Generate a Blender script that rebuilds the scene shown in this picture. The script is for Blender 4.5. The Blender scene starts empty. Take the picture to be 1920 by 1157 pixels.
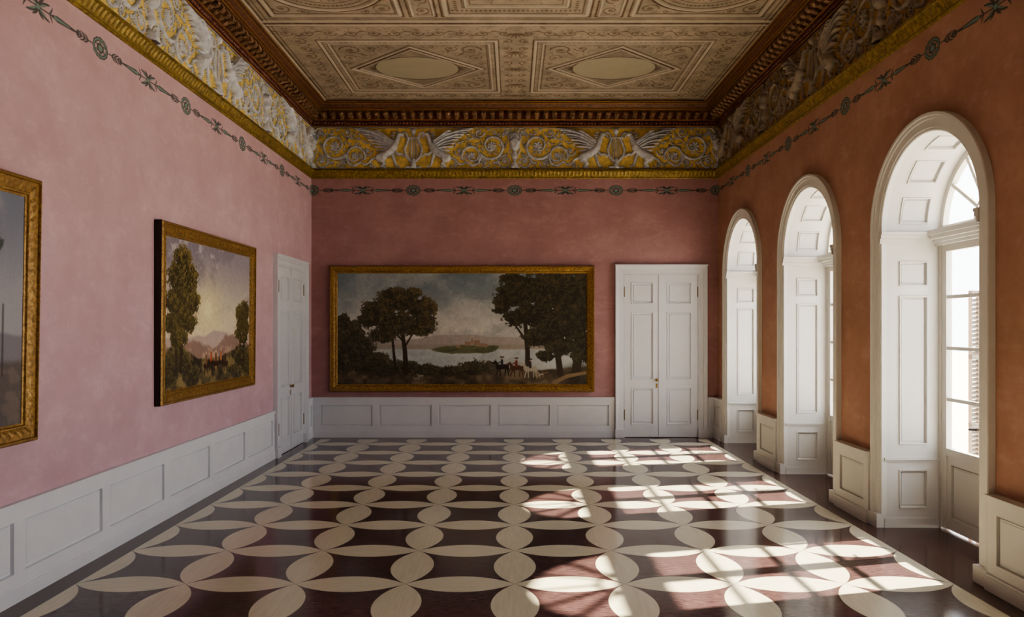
import bpy, bmesh, math, random
import numpy as np
from mathutils import Vector
random.seed(4)
PI=math.pi
XL,XR,YB,YR,ZC,EYE=-3.78,3.84,13.91,-1.5,6.23,2.09
COL=bpy.context.scene.collection
# ------------------------------------------------------------ colour helper
def lin(c):
    c=np.asarray(c,dtype=float)/255.0
    return np.where(c<=0.04045,c/12.92,((c+0.055)/1.055)**2.4)
def L4(c): return tuple(lin(c))+(1.0,)
# ------------------------------------------------------------ objects
def empty(name,loc,label,cat,kind=None,group=None):
    e=bpy.data.objects.new(name,None); e.location=loc; e.empty_display_size=0.2
    COL.objects.link(e); tag(e,label,cat,kind,group); return e
def tag(o,label=None,cat=None,kind=None,group=None):
    if label: o["label"]=label
    if cat: o["category"]=cat
    if kind: o["kind"]=kind
    if group: o["group"]=group
def base_loc(p):
    v=Vector((0,0,0))
    while p is not None:
        v+=p.location; p=p.parent
    return v
def mk(name,verts,faces,mat,parent=None,label=None,cat=None,kind=None,smooth=False,recalc=True,origin=None):
    me=bpy.data.meshes.new(name)
    off=base_loc(parent) if parent else Vector((0,0,0))
    if origin is not None: off=off+Vector(origin)
    vs=[(float(v[0])-off.x,float(v[1])-off.y,float(v[2])-off.z) for v in verts]
    me.from_pydata(vs,[],faces)
    if recalc:
        bm=bmesh.new(); bm.from_mesh(me); bmesh.ops.remove_doubles(bm,verts=bm.verts,dist=1e-5)
        bmesh.ops.recalc_face_normals(bm,faces=bm.faces); bm.to_mesh(me); bm.free()
    if smooth: me.polygons.foreach_set('use_smooth',[True]*len(me.polygons))
    me.materials.append(mat)
    o=bpy.data.objects.new(name,me); COL.objects.link(o)
    if origin is not None: o.location=origin
    if parent: o.parent=parent
    tag(o,label,cat,kind); return o
def grid_obj(name,P,mat,col=None,mask=None,parent=None,label=None,cat=None,kind=None,smooth=True,flip=False):
    n,m,_=P.shape
    off=base_loc(parent) if parent else Vector((0,0,0))
    V=(P.reshape(-1,3)-np.array(off)).astype(np.float32)
    idx=np.arange(n*m).reshape(n,m)
    a,b,c,d=idx[:-1,:-1],idx[1:,:-1],idx[1:,1:],idx[:-1,1:]
    F=np.stack([a,b,c,d] if not flip else [a,d,c,b],-1).reshape(-1,4)
    me=bpy.data.meshes.new(name)
    me.vertices.add(len(V)); me.vertices.foreach_set('co',V.ravel())
    me.loops.add(F.size); me.loops.foreach_set('vertex_index',F.ravel().astype(np.int32))
    me.polygons.add(len(F)); me.polygons.foreach_set('loop_start',np.arange(0,F.size,4,dtype=np.int32))
    try: me.polygons.foreach_set('loop_total',np.full(len(F),4,dtype=np.int32))
    except Exception: pass
    me.update(calc_edges=True); me.validate()
    if smooth: me.polygons.foreach_set('use_smooth',[True]*len(F))
    if col is not None:
        ca=me.color_attributes.new('Col','FLOAT_COLOR','POINT')
        rgba=np.ones((n*m,4),dtype=np.float32); rgba[:,:3]=col.reshape(-1,3)
        ca.data.foreach_set('color',rgba.ravel())
    me.materials.append(mat)
    o=bpy.data.objects.new(name,me); COL.objects.link(o)
    if parent: o.parent=parent
    tag(o,label,cat,kind); return o
class MB:
    def __init__(s): s.v=[]; s.f=[]
    def box(s,x0,x1,y0,y1,z0,z1,mp=None):
        b=len(s.v)
        pts=[(x0,y0,z0),(x1,y0,z0),(x1,y1,z0),(x0,y1,z0),(x0,y0,z1),(x1,y0,z1),(x1,y1,z1),(x0,y1,z1)]
        s.v+= [mp(*p) if mp else p for p in pts]
        s.f+=[tuple(b+i for i in q) for q in ((0,3,2,1),(4,5,6,7),(0,1,5,4),(1,2,6,5),(2,3,7,6),(3,0,4,7))]
    def lofts(s,rows,closed=False,caps=False):
        b=len(s.v); n=len(rows[0])
        for r in rows: s.v+=list(r)
        for i in range(len(rows)-1):
            for j in range(n-1 if not closed else n):
                k=(j+1)%n
                s.f.append((b+i*n+j,b+i*n+k,b+(i+1)*n+k,b+(i+1)*n+j))
        if caps:
            s.f.append(tuple(b+j for j in range(n))); s.f.append(tuple(b+(len(rows)-1)*n+j for j in range(n)))
    def board(s,mp,u0,u1,z0,z1,wb,wf,panels,prof=((0,0),(.002,-.030),(.016,-.030),(.018,-.018),(.03,-.018),(.034,-.014)),zc=()):
        us={u0,u1}; zs={z0,z1}|set(zc)
        for (a,b,c,d) in panels:
            for o,_ in prof:
                us|={a+o,b-o}; zs|={c+o,d-o}
        us=sorted(us); zs=sorted(zs)
        def h(u,z):
            for (a,b,c,d) in panels:
                q=min(u-a,b-u,z-c,d-z)
                if q>1e-7: return float(np.interp(q,[p[0] for p in prof],[p[1] for p in prof]))
            return 0
        rows=[]
        rows.append([mp(u,wb,zs[0]) for u in [us[0]]+us+[us[-1]]])
        for z in zs:
            rows.append([mp(us[0],wb,z)]+[mp(u,wf+h(u,z),z) for u in us]+[mp(us[-1],wb,z)])
        rows.append([mp(u,wb,zs[-1]) for u in [us[0]]+us+[us[-1]]])
        s.lofts(rows)
    def cyl(s,p0,p1,r,n=12,r1=None):
        p0=Vector(p0);p1=Vector(p1);r1=r if r1 is None else r1
        d=(p1-p0).normalized(); a=d.orthogonal().normalized(); b=d.cross(a)
        R=[]
        for p,rr in ((p0,r),(p1,r1)):
            R.append([tuple(p+(a*math.cos(2*PI*i/n)+b*math.sin(2*PI*i/n))*rr) for i in range(n)])
        s.lofts(R,closed=True,caps=True)
    def lathe(s,p0,d,prof,n=14):
        p0=Vector(p0); d=Vector(d).normalized(); a=d.orthogonal().normalized(); b=d.cross(a)
        s.lofts([[tuple(p0+d*t+(a*math.cos(2*PI*i/n)+b*math.sin(2*PI*i/n))*r) for i in range(n)] for t,r in prof],closed=True,caps=True)
    def obj(s,name,mat,**k): return mk(name,s.v,s.f,mat,**k)
mpL=lambda u,w,z:(XL+w,u,z)
mpB=lambda u,w,z:(u,YB-w,z)
mpR=lambda u,w,z:(XR-w,u,z)
# ------------------------------------------------------------ node helpers
class NT:
    def __init__(s,name):
        s.m=bpy.data.materials.new(name); s.m.use_nodes=True; s.t=s.m.node_tree
        s.t.nodes.clear(); s.out=s.n('ShaderNodeOutputMaterial'); s.b=s.n('ShaderNodeBsdfPrincipled'); s.l(s.b.outputs[0],s.out.inputs[0])
    def n(s,t,**k):
        nd=s.t.nodes.new(t)
        for a,b in k.items(): setattr(nd,a,b)
        return nd
    def l(s,a,b): s.t.links.new(a,b)
    def inp(s,nd,i,v):
        if hasattr(v,'is_linked') or hasattr(v,'links'): s.l(v,nd.inputs[i])
        else: nd.inputs[i].default_value=v
    def math(s,op,a,b=0.0,c=0.0):
        nd=s.n('ShaderNodeMath',operation=op); s.inp(nd,0,a); s.inp(nd,1,b)
        s.inp(nd,2,c); return nd.outputs[0]
    def mix(s,f,a,b,bt='MIX'):
        nd=s.n('ShaderNodeMix',data_type='RGBA',blend_type=bt); s.inp(nd,0,f); s.inp(nd,6,a); s.inp(nd,7,b); return nd.outputs[2]
    def noise(s,vec,scale,detail=4,rough=.55):
        nd=s.n('ShaderNodeTexNoise'); nd.inputs['Scale'].default_value=scale; nd.inputs['Detail'].default_value=detail; nd.inputs['Roughness'].default_value=rough
        s.l(vec,nd.inputs['Vector']); return nd.outputs[0]
    def ramp(s,f,a,b):
        nd=s.n('ShaderNodeMapRange'); nd.inputs[1].default_value=a; nd.inputs[2].default_value=b; s.l(f,nd.inputs[0]); return nd.outputs[0]
    def pos(s): return s.n('ShaderNodeNewGeometry').outputs['Position']
    def scale(s,v,x,y,z):
        nd=s.n('ShaderNodeVectorMath',operation='MULTIPLY'); s.l(v,nd.inputs[0]); nd.inputs[1].default_value=(x,y,z); return nd.outputs[0]
    def bump(s,h,st,d=.01):
        nd=s.n('ShaderNodeBump'); nd.inputs['Strength'].default_value=st; nd.inputs['Distance'].default_value=d
        s.l(h,nd.inputs['Height']); s.l(nd.outputs[0],s.b.inputs['Normal'])
def plaster(name,c1,c2,c3,garland=False):
    t=NT(name); p=t.pos()
    n1=t.noise(p,1.6,6,.62); n2=t.noise(p,11,6,.72); n3=t.noise(t.scale(p,1,1,2.2),3.5,7,.7)
    c=t.mix(t.ramp(n1,.35,.65),L4(c1),L4(c2)); c=t.mix(t.math('MULTIPLY',t.ramp(n3,.52,.72),.55),c,L4(c3))
    c=t.mix(t.math('MULTIPLY',t.ramp(n2,.4,.65),.5),c,L4(c2))
    if garland:
        a=t.n('ShaderNodeAttribute',attribute_name='Col'); sp=t.n('ShaderNodeSeparateColor'); t.l(a.outputs['Color'],sp.inputs[0])
        g=t.mix(t.math('MINIMUM',sp.outputs[1],1.0),L4((42,60,60)),L4((110,146,136)))
        c=t.mix(t.math('MULTIPLY',sp.outputs[0],.9),c,g)
    t.l(c,t.b.inputs['Base Color']); t.b.inputs['Roughness'].default_value=.75
    t.bump(n2,.35,.006); return t.m
def painted(name,c1,c2,rough=.45):
    t=NT(name); p=t.pos(); n=t.noise(p,3,6,.65); n2=t.noise(p,40,3)
    c=t.mix(t.ramp(n,.3,.8),L4(c1),L4(c2)); t.l(c,t.b.inputs['Base Color']); t.b.inputs['Roughness'].default_value=rough
    t.bump(n2,.04,.002); return t.m
def gold(name,c1,c2,metal=.5,rough=.42,sc=26,bs=.7):
    t=NT(name); p=t.pos(); n=t.noise(p,sc,5,.7); n2=t.noise(p,4,3)
    f=t.ramp(n,.36,.68); c=t.mix(f,L4(c1),L4(c2)); c=t.mix(t.math('MULTIPLY',t.ramp(n2,.4,.7),.35),c,L4(c1))
    t.l(c,t.b.inputs['Base Color']); t.b.inputs['Metallic'].default_value=metal; t.b.inputs['Roughness'].default_value=rough
    t.bump(n,bs,.008); return t.m
def vcol(name,rough=.6,spec=.5,bumpy=0):
    t=NT(name); a=t.n('ShaderNodeAttribute',attribute_name='Col'); c=a.outputs['Color']
    n=t.noise(t.pos(),60,3); c=t.mix(.12,c,n,'OVERLAY')
    t.l(c,t.b.inputs['Base Color']); t.b.inputs['Roughness'].default_value=rough
    t.b.inputs['Specular IOR Level'].default_value=spec
    if bumpy: t.bump(n,bumpy,.003)
    return t.m
def simple(name,c,rough=.4,metal=0):
    t=NT(name); n=t.noise(t.pos(),30,3); t.l(t.mix(n,L4(c),L4([min(255,x*1.15) for x in c])),t.b.inputs['Base Color'])
    t.b.inputs['Roughness'].default_value=rough; t.b.inputs['Metallic'].default_value=metal; return t.m
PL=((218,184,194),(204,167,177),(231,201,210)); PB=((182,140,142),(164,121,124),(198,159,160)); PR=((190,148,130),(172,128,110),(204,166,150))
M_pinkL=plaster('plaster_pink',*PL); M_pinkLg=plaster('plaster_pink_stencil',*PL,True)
M_pinkB=plaster('plaster_pink_shaded',*PB); M_pinkBg=plaster('plaster_pink_shaded_stencil',*PB,True)  # same pink plaster, colour set darker for the back wall's shade
M_pinkR=plaster('plaster_pink_bounce_tint',*PR); M_pinkRg=plaster('plaster_pink_bounce_tint_stencil',*PR,True)  # same pink plaster, warm light bounced off the floor put into its colour
M_white=painted('white_paint',(235,237,243),(226,228,235))
M_door=painted('white_door_paint',(225,226,233),(216,217,225))
M_rev=painted('white_reveal_paint',(214,212,210),(206,204,202),.6)
M_sash=painted('warm_white_sash_paint',(208,204,196),(198,195,188),.5)
M_cream=painted('off_white_paint',(226,225,222),(215,214,210))
M_goldL=gold('gilded_moulding',(112,92,44),(190,164,86),.38,.42,22,.2)
M_frame=gold('gilded_frame',(118,86,42),(200,160,92),.45,.36,36,.15)
M_fillet=gold('gilt_fillet',(170,124,66),(222,176,104),.5,.35,30,.1)
M_corn=gold('bronze_gilt_cornice',(98,66,52),(152,108,82),.25,.42,24,.10)
M_brk=gold('bronze_gilt_brackets',(84,56,46),(214,172,130),.25,.42,40,.2)
M_beads=gold('bronze_gilt_beads',(92,56,52),(174,116,100),.3,.35,60,.1)
M_side=simple('dark_wood_side',(34,22,16),.6)
M_vc=vcol('painted_plaster',.75,.25,.3); M_relief=vcol('stucco_relief',.6,.3); M_oil=vcol('oil_on_canvas',.5,.3,.25)
M_brass=simple('brass',(150,125,80),.3,1); M_hinge=simple('tarnished_brass',(120,108,84),.5,.5); M_iron=simple('dark_iron',(50,42,38),.4,.8)
M_stone=painted('pale_stone',(214,210,202),(196,192,184),.8)
M_shut=painted('shutter_paint',(132,122,108),(108,98,86))
def floor_mat():
    t=NT('parquet'); p=t.pos(); sp=t.n('ShaderNodeSeparateXYZ'); t.l(p,sp.inputs[0]); S=.889
    a=t.math('ABSOLUTE',t.math('SUBTRACT',t.math('FRACT',t.math('DIVIDE',t.math('SUBTRACT',sp.outputs[0],.015-10*S),S)),.5))
    b=t.math('ABSOLUTE',t.math('SUBTRACT',t.math('FRACT',t.math('DIVIDE',t.math('SUBTRACT',sp.outputs[1],6.006-10*S),S)),.5))
    m=t.math('MAXIMUM',a,b); n=t.math('MINIMUM',a,b); om=t.math('SUBTRACT',1.0,m)
    d=t.math('SQRT',t.math('ADD',t.math('MULTIPLY',om,om),t.math('MULTIPLY',n,n)))
    pet=t.math('LESS_THAN',d,.7071)
    ins=t.math('MULTIPLY',t.math('LESS_THAN',t.math('ABSOLUTE',t.math('SUBTRACT',sp.outputs[0],.015)),4*S),t.math('LESS_THAN',sp.outputs[1],13.66))
    pet=t.math('MULTIPLY',pet,ins)
    horiz=t.math('GREATER_THAN',b,a)
    g1=t.noise(t.scale(p,2,22,1),1.6,6,.65); g2=t.noise(t.scale(p,22,2,1),1.6,6,.65)
    g=t.mix(horiz,g2,g1)
    lightw=t.mix(t.ramp(g,.3,.7),L4((222,218,200)),L4((207,202,181)))
    fine=t.noise(t.scale(p,5,60,1),2.2,6,.65); darkw=t.mix(t.ramp(fine,.38,.62),L4((56,42,45)),L4((106,82,84)))
    cl=t.noise(p,1.3,5); darkw=t.mix(t.math('MULTIPLY',t.ramp(cl,.4,.7),.4),darkw,L4((56,42,44)))
    j=t.math('ABSOLUTE',t.math('SUBTRACT',t.math('FRACT',t.math('DIVIDE',sp.outputs[1],.148)),.5))
    darkw=t.mix(t.math('MULTIPLY',t.math('GREATER_THAN',j,.485),.35),darkw,L4((26,20,22)))
    bord=t.mix(t.ramp(fine,.3,.7),L4((62,44,42)),L4((88,62,58)))
    c=t.mix(ins,bord,t.mix(pet,darkw,lightw))
    edge=t.math('MULTIPLY',t.math('LESS_THAN',t.math('ABSOLUTE',t.math('SUBTRACT',d,.7071)),.0035),ins)
    c=t.mix(t.math('MULTIPLY',edge,.5),c,L4((60,46,38)))
    t.l(c,t.b.inputs['Base Color'])
    r=t.noise(p,5,5); rr=t.n('ShaderNodeMapRange'); rr.inputs[3].default_value=.07; rr.inputs[4].default_value=.18; t.l(r,rr.inputs[0]); t.l(rr.outputs[0],t.b.inputs['Roughness'])
    t.b.inputs['Specular IOR Level'].default_value=.38
    t.bump(fine,.03,.002); return t.m
M_floor=floor_mat()
def glass_mat():
    t=NT('window_glass'); t.t.nodes.remove(t.b); tr=t.n('ShaderNodeBsdfTransparent'); gl=t.n('ShaderNodeBsdfGlossy'); gl.inputs['Roughness'].default_value=.02
    mx=t.n('ShaderNodeMixShader'); mx.inputs[0].default_value=.05; t.l(tr.outputs[0],mx.inputs[1]); t.l(gl.outputs[0],mx.inputs[2]); t.l(mx.outputs[0],t.out.inputs[0]); return t.m
M_glass=glass_mat()

# ------------------------------------------------------------ raster tools
class Ras:
    def __init__(s,x0,x1,z0,z1,res):
        s.x0,s.z0,s.res=x0,z0,res
        s.w=int(round((x1-x0)/res))+1; s.h=int(round((z1-z0)/res))+1
        s.H=np.zeros((s.h,s.w)); s.X,s.Z=np.meshgrid(x0+np.arange(s.w)*res,z0+np.arange(s.h)*res)
    def stroke(s,pts,ra,rb=None,amp=None,prof='dome'):
        rb=ra if rb is None else rb; n=len(pts)-1
        for i in range(n):
            (x1,y1),(x2,y2)=pts[i],pts[i+1]; r1=ra+(rb-ra)*i/n; r2=ra+(rb-ra)*(i+1)/n; R=max(r1,r2)
            i0=max(0,int((min(x1,x2)-R-s.x0)/s.res)); i1=min(s.w,int((max(x1,x2)+R-s.x0)/s.res)+2)
            j0=max(0,int((min(y1,y2)-R-s.z0)/s.res)); j1=min(s.h,int((max(y1,y2)+R-s.z0)/s.res)+2)
            if i1<=i0 or j1<=j0: continue
            X=s.X[j0:j1,i0:i1]; Z=s.Z[j0:j1,i0:i1]; dx,dy=x2-x1,y2-y1; q=dx*dx+dy*dy+1e-12
            t=np.clip(((X-x1)*dx+(Z-y1)*dy)/q,0,1); d=np.hypot(X-x1-t*dx,Z-y1-t*dy); r=r1+(r2-r1)*t+1e-6
            if prof=='dome': v=(amp or 1)*(r if amp is None else 1)*np.sqrt(np.clip(1-(d/r)**2,0,1))
            else: v=(amp or 1)*np.clip((r-d)/s.res+.5,0,1)
            s.H[j0:j1,i0:i1]=np.maximum(s.H[j0:j1,i0:i1],v)
    def ell(s,cx,cz,rx,rz,amp=None,prof='dome'):
        d=np.sqrt(((s.X-cx)/rx)**2+((s.Z-cz)/rz)**2)
        v=(min(rx,rz) if amp is None else amp)*(np.sqrt(np.clip(1-d*d,0,1)) if prof=='dome' else np.clip((1-d)*min(rx,rz)/s.res+.5,0,1))
        s.H=np.maximum(s.H,v)
    def ring(s,cx,cz,rx,rz,r,**k):
        s.stroke([(cx+rx*math.cos(a),cz+rz*math.sin(a)) for a in np.linspace(0,2*PI,40)],r,**k)
    def rect(s,a,b,c,d,r,**k): s.stroke([(a,c),(b,c),(b,d),(a,d),(a,c)],r,**k)
    def leaf(s,p,ang,l,w,curl=.6,**k):
        pts=[];x,y=p;a=ang
        for i in range(5):
            pts.append((x,y)); x+=math.cos(a)*l/4; y+=math.sin(a)*l/4; a+=curl/4
        s.stroke(pts[:3],w*.55,w,**k); s.stroke(pts[2:],w,w*.3,**k)
    def acanthus(s,p,ang,l,w,curl,n=4,**k):
        x,y=p;a=ang;pts=[(x,y)]
        for i in range(n+1):
            x+=math.cos(a)*l/(n+1); y+=math.sin(a)*l/(n+1); pts.append((x,y))
            f=1-i/(n+1)*.6
            for sg in (-1,1): s.leaf((x,y),a+sg*.95,w*2.3*f,w*.42*f,curl=-sg*.9,**k)
            a+=curl/(n+1)
        s.stroke(pts,w*.38,w*.22,**k)
    def free(s,x,z,r):
        i0=max(0,int((x-r-s.x0)/s.res)); i1=int((x+r-s.x0)/s.res)+1; j0=max(0,int((z-r-s.z0)/s.res)); j1=int((z+r-s.z0)/s.res)+1
        q=s.H[j0:j1,i0:i1]; return q.size>0 and (q>0).mean()<.12
    def scroll(s,cx,cz,R,a0,dr=1,turns=1.5,th=.02,leaves=True,step=3,rich=False,**k):
        pts=[];n=54
        for i in range(n+1):
            q=i/n;a=a0+dr*turns*2*PI*q; r=R*(1-q)**.85+R*.12; pts.append((cx+r*math.cos(a),cz+r*math.sin(a)))
        s.stroke(pts,th,th*.55,**k)
        if leaves:
            for i in range(2,int(n*.72),step):
                tx,tz=pts[i+1][0]-pts[i][0],pts[i+1][1]-pts[i][1]; ta=math.atan2(tz,tx)
                l=R*.38*(1-.6*i/n)
                if rich and i<n*.5:
                    s.acanthus(pts[i],ta-dr*.7,l*1.25,th*1.0,dr*1.6,3,**k)
                else: s.leaf(pts[i],ta-dr*.75,l,th*.68,curl=dr*1.3,**k)
                if i%2==0 and not rich: s.leaf(pts[i],ta+dr*.7,l*.7,th*.6,curl=-dr*1.4,**k)
            for j in range(7 if rich else 6):
                a=j*2*PI/(7 if rich else 6); s.stroke([(cx,cz),(cx+R*.28*math.cos(a),cz+R*.28*math.sin(a))],th*.5,th*.9,**k)
    def sample(s,x,z):
        fx=np.clip((x-s.x0)/s.res,0,s.w-1.001); fz=np.clip((z-s.z0)/s.res,0,s.h-1.001)
        i=fx.astype(int); j=fz.astype(int); a=fx-i; b=fz-j; H=s.H
        return (H[j,i]*(1-a)+H[j,i+1]*a)*(1-b)+(H[j+1,i]*(1-a)+H[j+1,i+1]*a)*b
def fold(u,u0,period):
    t=np.mod(u-u0,period); return np.where(t>period/2,period-t,t)
def vnoise(h,w,cy,cx,seed):
    r=np.random.RandomState(seed).rand(cy+2,cx+2)
    y=np.linspace(0,cy,h,endpoint=False); x=np.linspace(0,cx,w,endpoint=False); iy=y.astype(int); ix=x.astype(int)
    fy=(y-iy); fx=(x-ix); fy=(fy*fy*(3-2*fy))[:,None]; fx=(fx*fx*(3-2*fx))[None,:]
    a=r[np.ix_(iy,ix)]; b=r[np.ix_(iy,ix+1)]; c=r[np.ix_(iy+1,ix)]; d=r[np.ix_(iy+1,ix+1)]
    return (a*(1-fx)+b*fx)*(1-fy)+(c*(1-fx)+d*fx)*fy
def fbm(h,w,cy,cx,seed,o=4):
    v=0;s=0;a=1
    for k in range(o):
        v=v+a*vnoise(h,w,min(int(cy*2.13**k),h),min(int(cx*2.13**k),w),seed+k); s+=a; a*=.55
    return v/s

# ============================================================ ROOM SHELL
def boxobj(name,x0,x1,y0,y1,z0,z1,mat,label,cat,kind='structure'):
    m=MB(); m.box(x0,x1,y0,y1,z0,z1); return m.obj(name,mat,label=label,cat=cat,kind=kind)
ZT=6.5
boxobj('wall_left',XL-.25,XL,YR-.25,YB+.25,0,ZT,M_pinkL,'pale pink mottled plaster wall behind the framed landscapes','wall')
boxobj('wall_back',XL,XR+.66,YB,YB+.25,0,ZT,M_pinkB,'shade-darkened pink plaster wall with a double door and wide painting','wall')
boxobj('wall_rear',XL,XR+.66,YR-.25,YR,0,ZT,M_pinkB,'shade-darkened pink plaster wall closing the far end of the hall','wall')
boxobj('floor',XL-.25,XR+.72,YR-.25,YB+.25,-.2,0,M_floor,'polished dark parquet floor inlaid with cream interlaced petals','floor')
WY=[6.88+2.77*k for k in (0,1,2,-1,-2)]
RO=.81; ZS=3.07; XW=XR+.60
def right_wall():
    v=[];f=[]
    r=RO+.015
    def quad(y0,y1,a0,a1,top):
        for X in (XR,XR+.66):
            b=len(v); v.extend([(X,y0,a0),(X,y1,a1),(X,y1,top),(X,y0,top)]); f.append((b,b+1,b+2,b+3) if X==XR else (b+3,b+2,b+1,b))
    cur=YR-.25
    for cy in sorted(WY):
        quad(cur,cy-r,0,0,ZT)
        N=28
        for i in range(N):
            a=PI-PI*i/N; b=PI-PI*(i+1)/N
            quad(cy+r*math.cos(a),cy+r*math.cos(b),ZS+r*math.sin(a),ZS+r*math.sin(b),ZT)
        cur=cy+r
    quad(cur,YB+.25,0,0,ZT)
    mk('wall_right',v,f,M_pinkR,label='pink plaster wall, its colour warmed for bounced light, pierced by deep arched windows',cat='wall',kind='structure',recalc=False)
right_wall()

# ============================================================ CEILING
CX=.04
R=Ras(0,3.62,9.0,13.70,.007); K=dict(prof='flat')
G=Ras(0,3.62,9.0,13.70,.007)
O=dict(amp=.85,prof='flat')
cx0,cx1,cy0,cy1=.34,2.82,10.82,13.06
for o,rr in ((.02,.010),(.085,.008),(-.10,.007)):
    R.rect(cx0-o,cx1+o,cy0-o,cy1+o,rr,**K)
G.rect(cx0-.05,cx1+.05,cy0-.05,cy1+.05,.024,**K); G.rect(cx0+.06,cx1-.06,cy0+.06,cy1-.06,.010,**K)
for i in range(31): R.ell(cx0+.02+i*.0815,cy0+.022,.013,.013,amp=.8,prof='flat'); R.ell(cx0+.02+i*.0815,cy1-.022,.013,.013,amp=.8,prof='flat')
for i in range(28): R.ell(cx0+.022,cy0+.02+i*.0815,.013,.013,amp=.8,prof='flat'); R.ell(cx1-.022,cy0+.02+i*.0815,.013,.013,amp=.8,prof='flat')
mx,my=(cx0+cx1)/2,(cy0+cy1)/2
def loz(r,s,t,**k): r.stroke([(mx-s*1.13,my),(mx,my-s*1.02),(mx+s*1.13,my),(mx,my+s*1.02),(mx-s*1.13,my)],t,**k)
loz(R,.97,.010,**K); loz(R,.86,.022,**K); loz(G,.925,.018,**K); loz(G,.82,.010,**K)
for sx in (-1,1):
    a0=0 if sx>0 else PI
    for sy in (-1,1):
        d=sx*sy
        R.scroll(mx+sx*.90,my+sy*.80,.15,a0,d,1.3,.012,**O)
        R.scroll(mx+sx*.60,my+sy*.86,.09,a0,-d,1.2,.009,**O)
        R.scroll(mx+sx*.98,my+sy*.48,.10,a0+PI,-d,1.2,.009,**O)
        R.scroll(mx+sx*1.05,my+sy*.22,.055,a0,d,1.2,.007,**O)
        R.scroll(mx+sx*.34,my+sy*.93,.06,a0,d,1.2,.007,**O)
        R.leaf((mx+sx*.70,my+sy*.58),math.atan2(sy*.3,sx*.3),.2,.016,**O)
        R.leaf((mx+sx*.55,my+sy*.70),math.atan2(sy*.4,sx*.1),.14,.013,**O)
    for k in range(7): R.leaf((mx+sx*.63,my),a0+(k-3)*.30,.15,.013,curl=.3,**O)
for i in range(11):
    x=.16+i*.31
    for y in (10.50,13.33):
        q=(i+(y>12))%2
        R.scroll(x,y,.085,0 if q else PI,1 if q else -1,1.2,.010,**O)
        R.leaf((x+.06,y+(.07 if q else -.07)),0,.17,.013,**O); R.stroke([(x,y-.11),(x+.15,y+.11),(x+.31,y-.11)] if q else [(x,y+.11),(x+.15,y-.11),(x+.31,y+.11)],.005,**O)
for i in range(9):
    y=10.8+i*.29; q=i%2
    R.scroll(3.15,y,.095,PI/2 if q else -PI/2,1 if q else -1,1.2,.010,**O)
    R.scroll(.13,y,.075,PI/2 if q else -PI/2,1 if q else -1,1.2,.009,**O)
    R.leaf((3.02,y+.1),.8,.12,.011,**O)
for y in (10.5,11.2,11.94,12.7,13.3):
    for k in range(7): R.leaf((0,y),PI/2+(k-3)*.45,.19,.015,curl=(k-3)*-.12,**O)
for y,t in ((10.15,.026),(10.24,.008),(10.01,.010)): R.stroke([(0,y),(3.6,y)],t,**K)
G.stroke([(0,10.20),(3.6,10.20)],.018,**K); G.stroke([(0,10.075),(3.6,10.075)],.022,**K)
for i in range(60): R.ell(.03+i*.06,10.115,.014,.02,amp=.8,prof='flat')
R.rect(-1,.99,8.9,9.94,.012,**K); R.rect(-1,.88,8.9,9.83,.010,**K); G.rect(-1,.935,8.9,9.885,.026,**K); R.rect(-1,.70,8.9,9.66,.008,**K); G.rect(-1,.66,8.9,9.62,.014,**K); R.rect(-1,.6,8.9,9.56,.007,**K)
for i in range(14): R.ell(.03+i*.062,9.745,.018,.026,amp=.8,prof='flat')
for i in range(12): R.ell(.79,9.72-i*.062,.026,.018,amp=.8,prof='flat')
R.rect(1.06,1.42,8.9,9.94,.012,**K); R.rect(1.50,3.30,8.9,9.94,.012,**K); R.rect(1.60,3.20,8.9,9.84,.010,**K); G.rect(1.55,3.25,8.9,9.89,.022,**K); G.rect(1.10,1.38,8.9,9.90,.012,**K)
for y in (9.1,9.42,9.74): R.scroll(1.24,y,.095,PI/2,1,1.3,.010,**O)
for r_,t in ((.76,.016),(.66,.010),(.50,.008)): R.ring(2.4,9.02,r_*1.05,r_,t,**K)
G.ring(2.4,9.02,.745,.71,.018,**K)
for i in range(34):
    a=PI*i/33; R.ell(2.4+.60*math.cos(a),9.02+.58*math.sin(a),.022,.022,amp=.8,prof='flat')
for k in range(9): R.leaf((2.4,9.05),PI*k/8,.42,.028,curl=.5,amp=.75,prof='flat')
for sx in (-1,1):
    R.scroll(2.4+sx*.66,9.68,.11,0,sx,1.3,.010,**O); R.scroll(2.4+sx*.42,9.77,.05,0,-sx,1.2,.008,**O)
for k in range(5): R.scroll(.12+.13*k,9.25+.05*(k%2),.07,0,1 if k%2 else -1,1.2,.008,**O)
for x,t in ((3.38,.008),(3.44,.014),(3.52,.02)): R.stroke([(x,9),(x,13.5)],t,**K)
for y,t in ((13.50,.008),(13.56,.014),(13.62,.02)): R.stroke([(0,y),(3.5,y)],t,**K)
G.stroke([(3.48,9),(3.48,13.58)],.016,**K)
rr=random.Random(11)
for _ in range(1500):
    x,y=rr.uniform(.05,3.34),rr.uniform(10.3,13.45)
    if (abs(x-mx)/.92+abs(y-my)/.83)<1.0 and abs(x-mx)<.64: continue
    if R.free(x,y,.04): R.leaf((x,y),rr.uniform(0,2*PI),rr.uniform(.06,.10),.008,curl=rr.choice((-2.4,2.4)),amp=.65,prof='flat')
for _ in range(400):
    x,y=rr.uniform(.05,3.34),rr.uniform(9.05,9.9)
    if R.free(x,y,.04): R.leaf((x,y),rr.uniform(0,2*PI),rr.uniform(.06,.10),.008,curl=rr.choice((-2.4,2.4)),amp=.65,prof='flat')
xs=np.concatenate([[XL-.1],np.linspace(CX-3.58,CX+3.58,900),[XR+.66]])
ys=np.concatenate([[YR-.2],[3.0,6.0,8.5],np.linspace(9.0,13.68,520),[YB+.1]])
X,Y=np.meshgrid(xs,ys)
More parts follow.
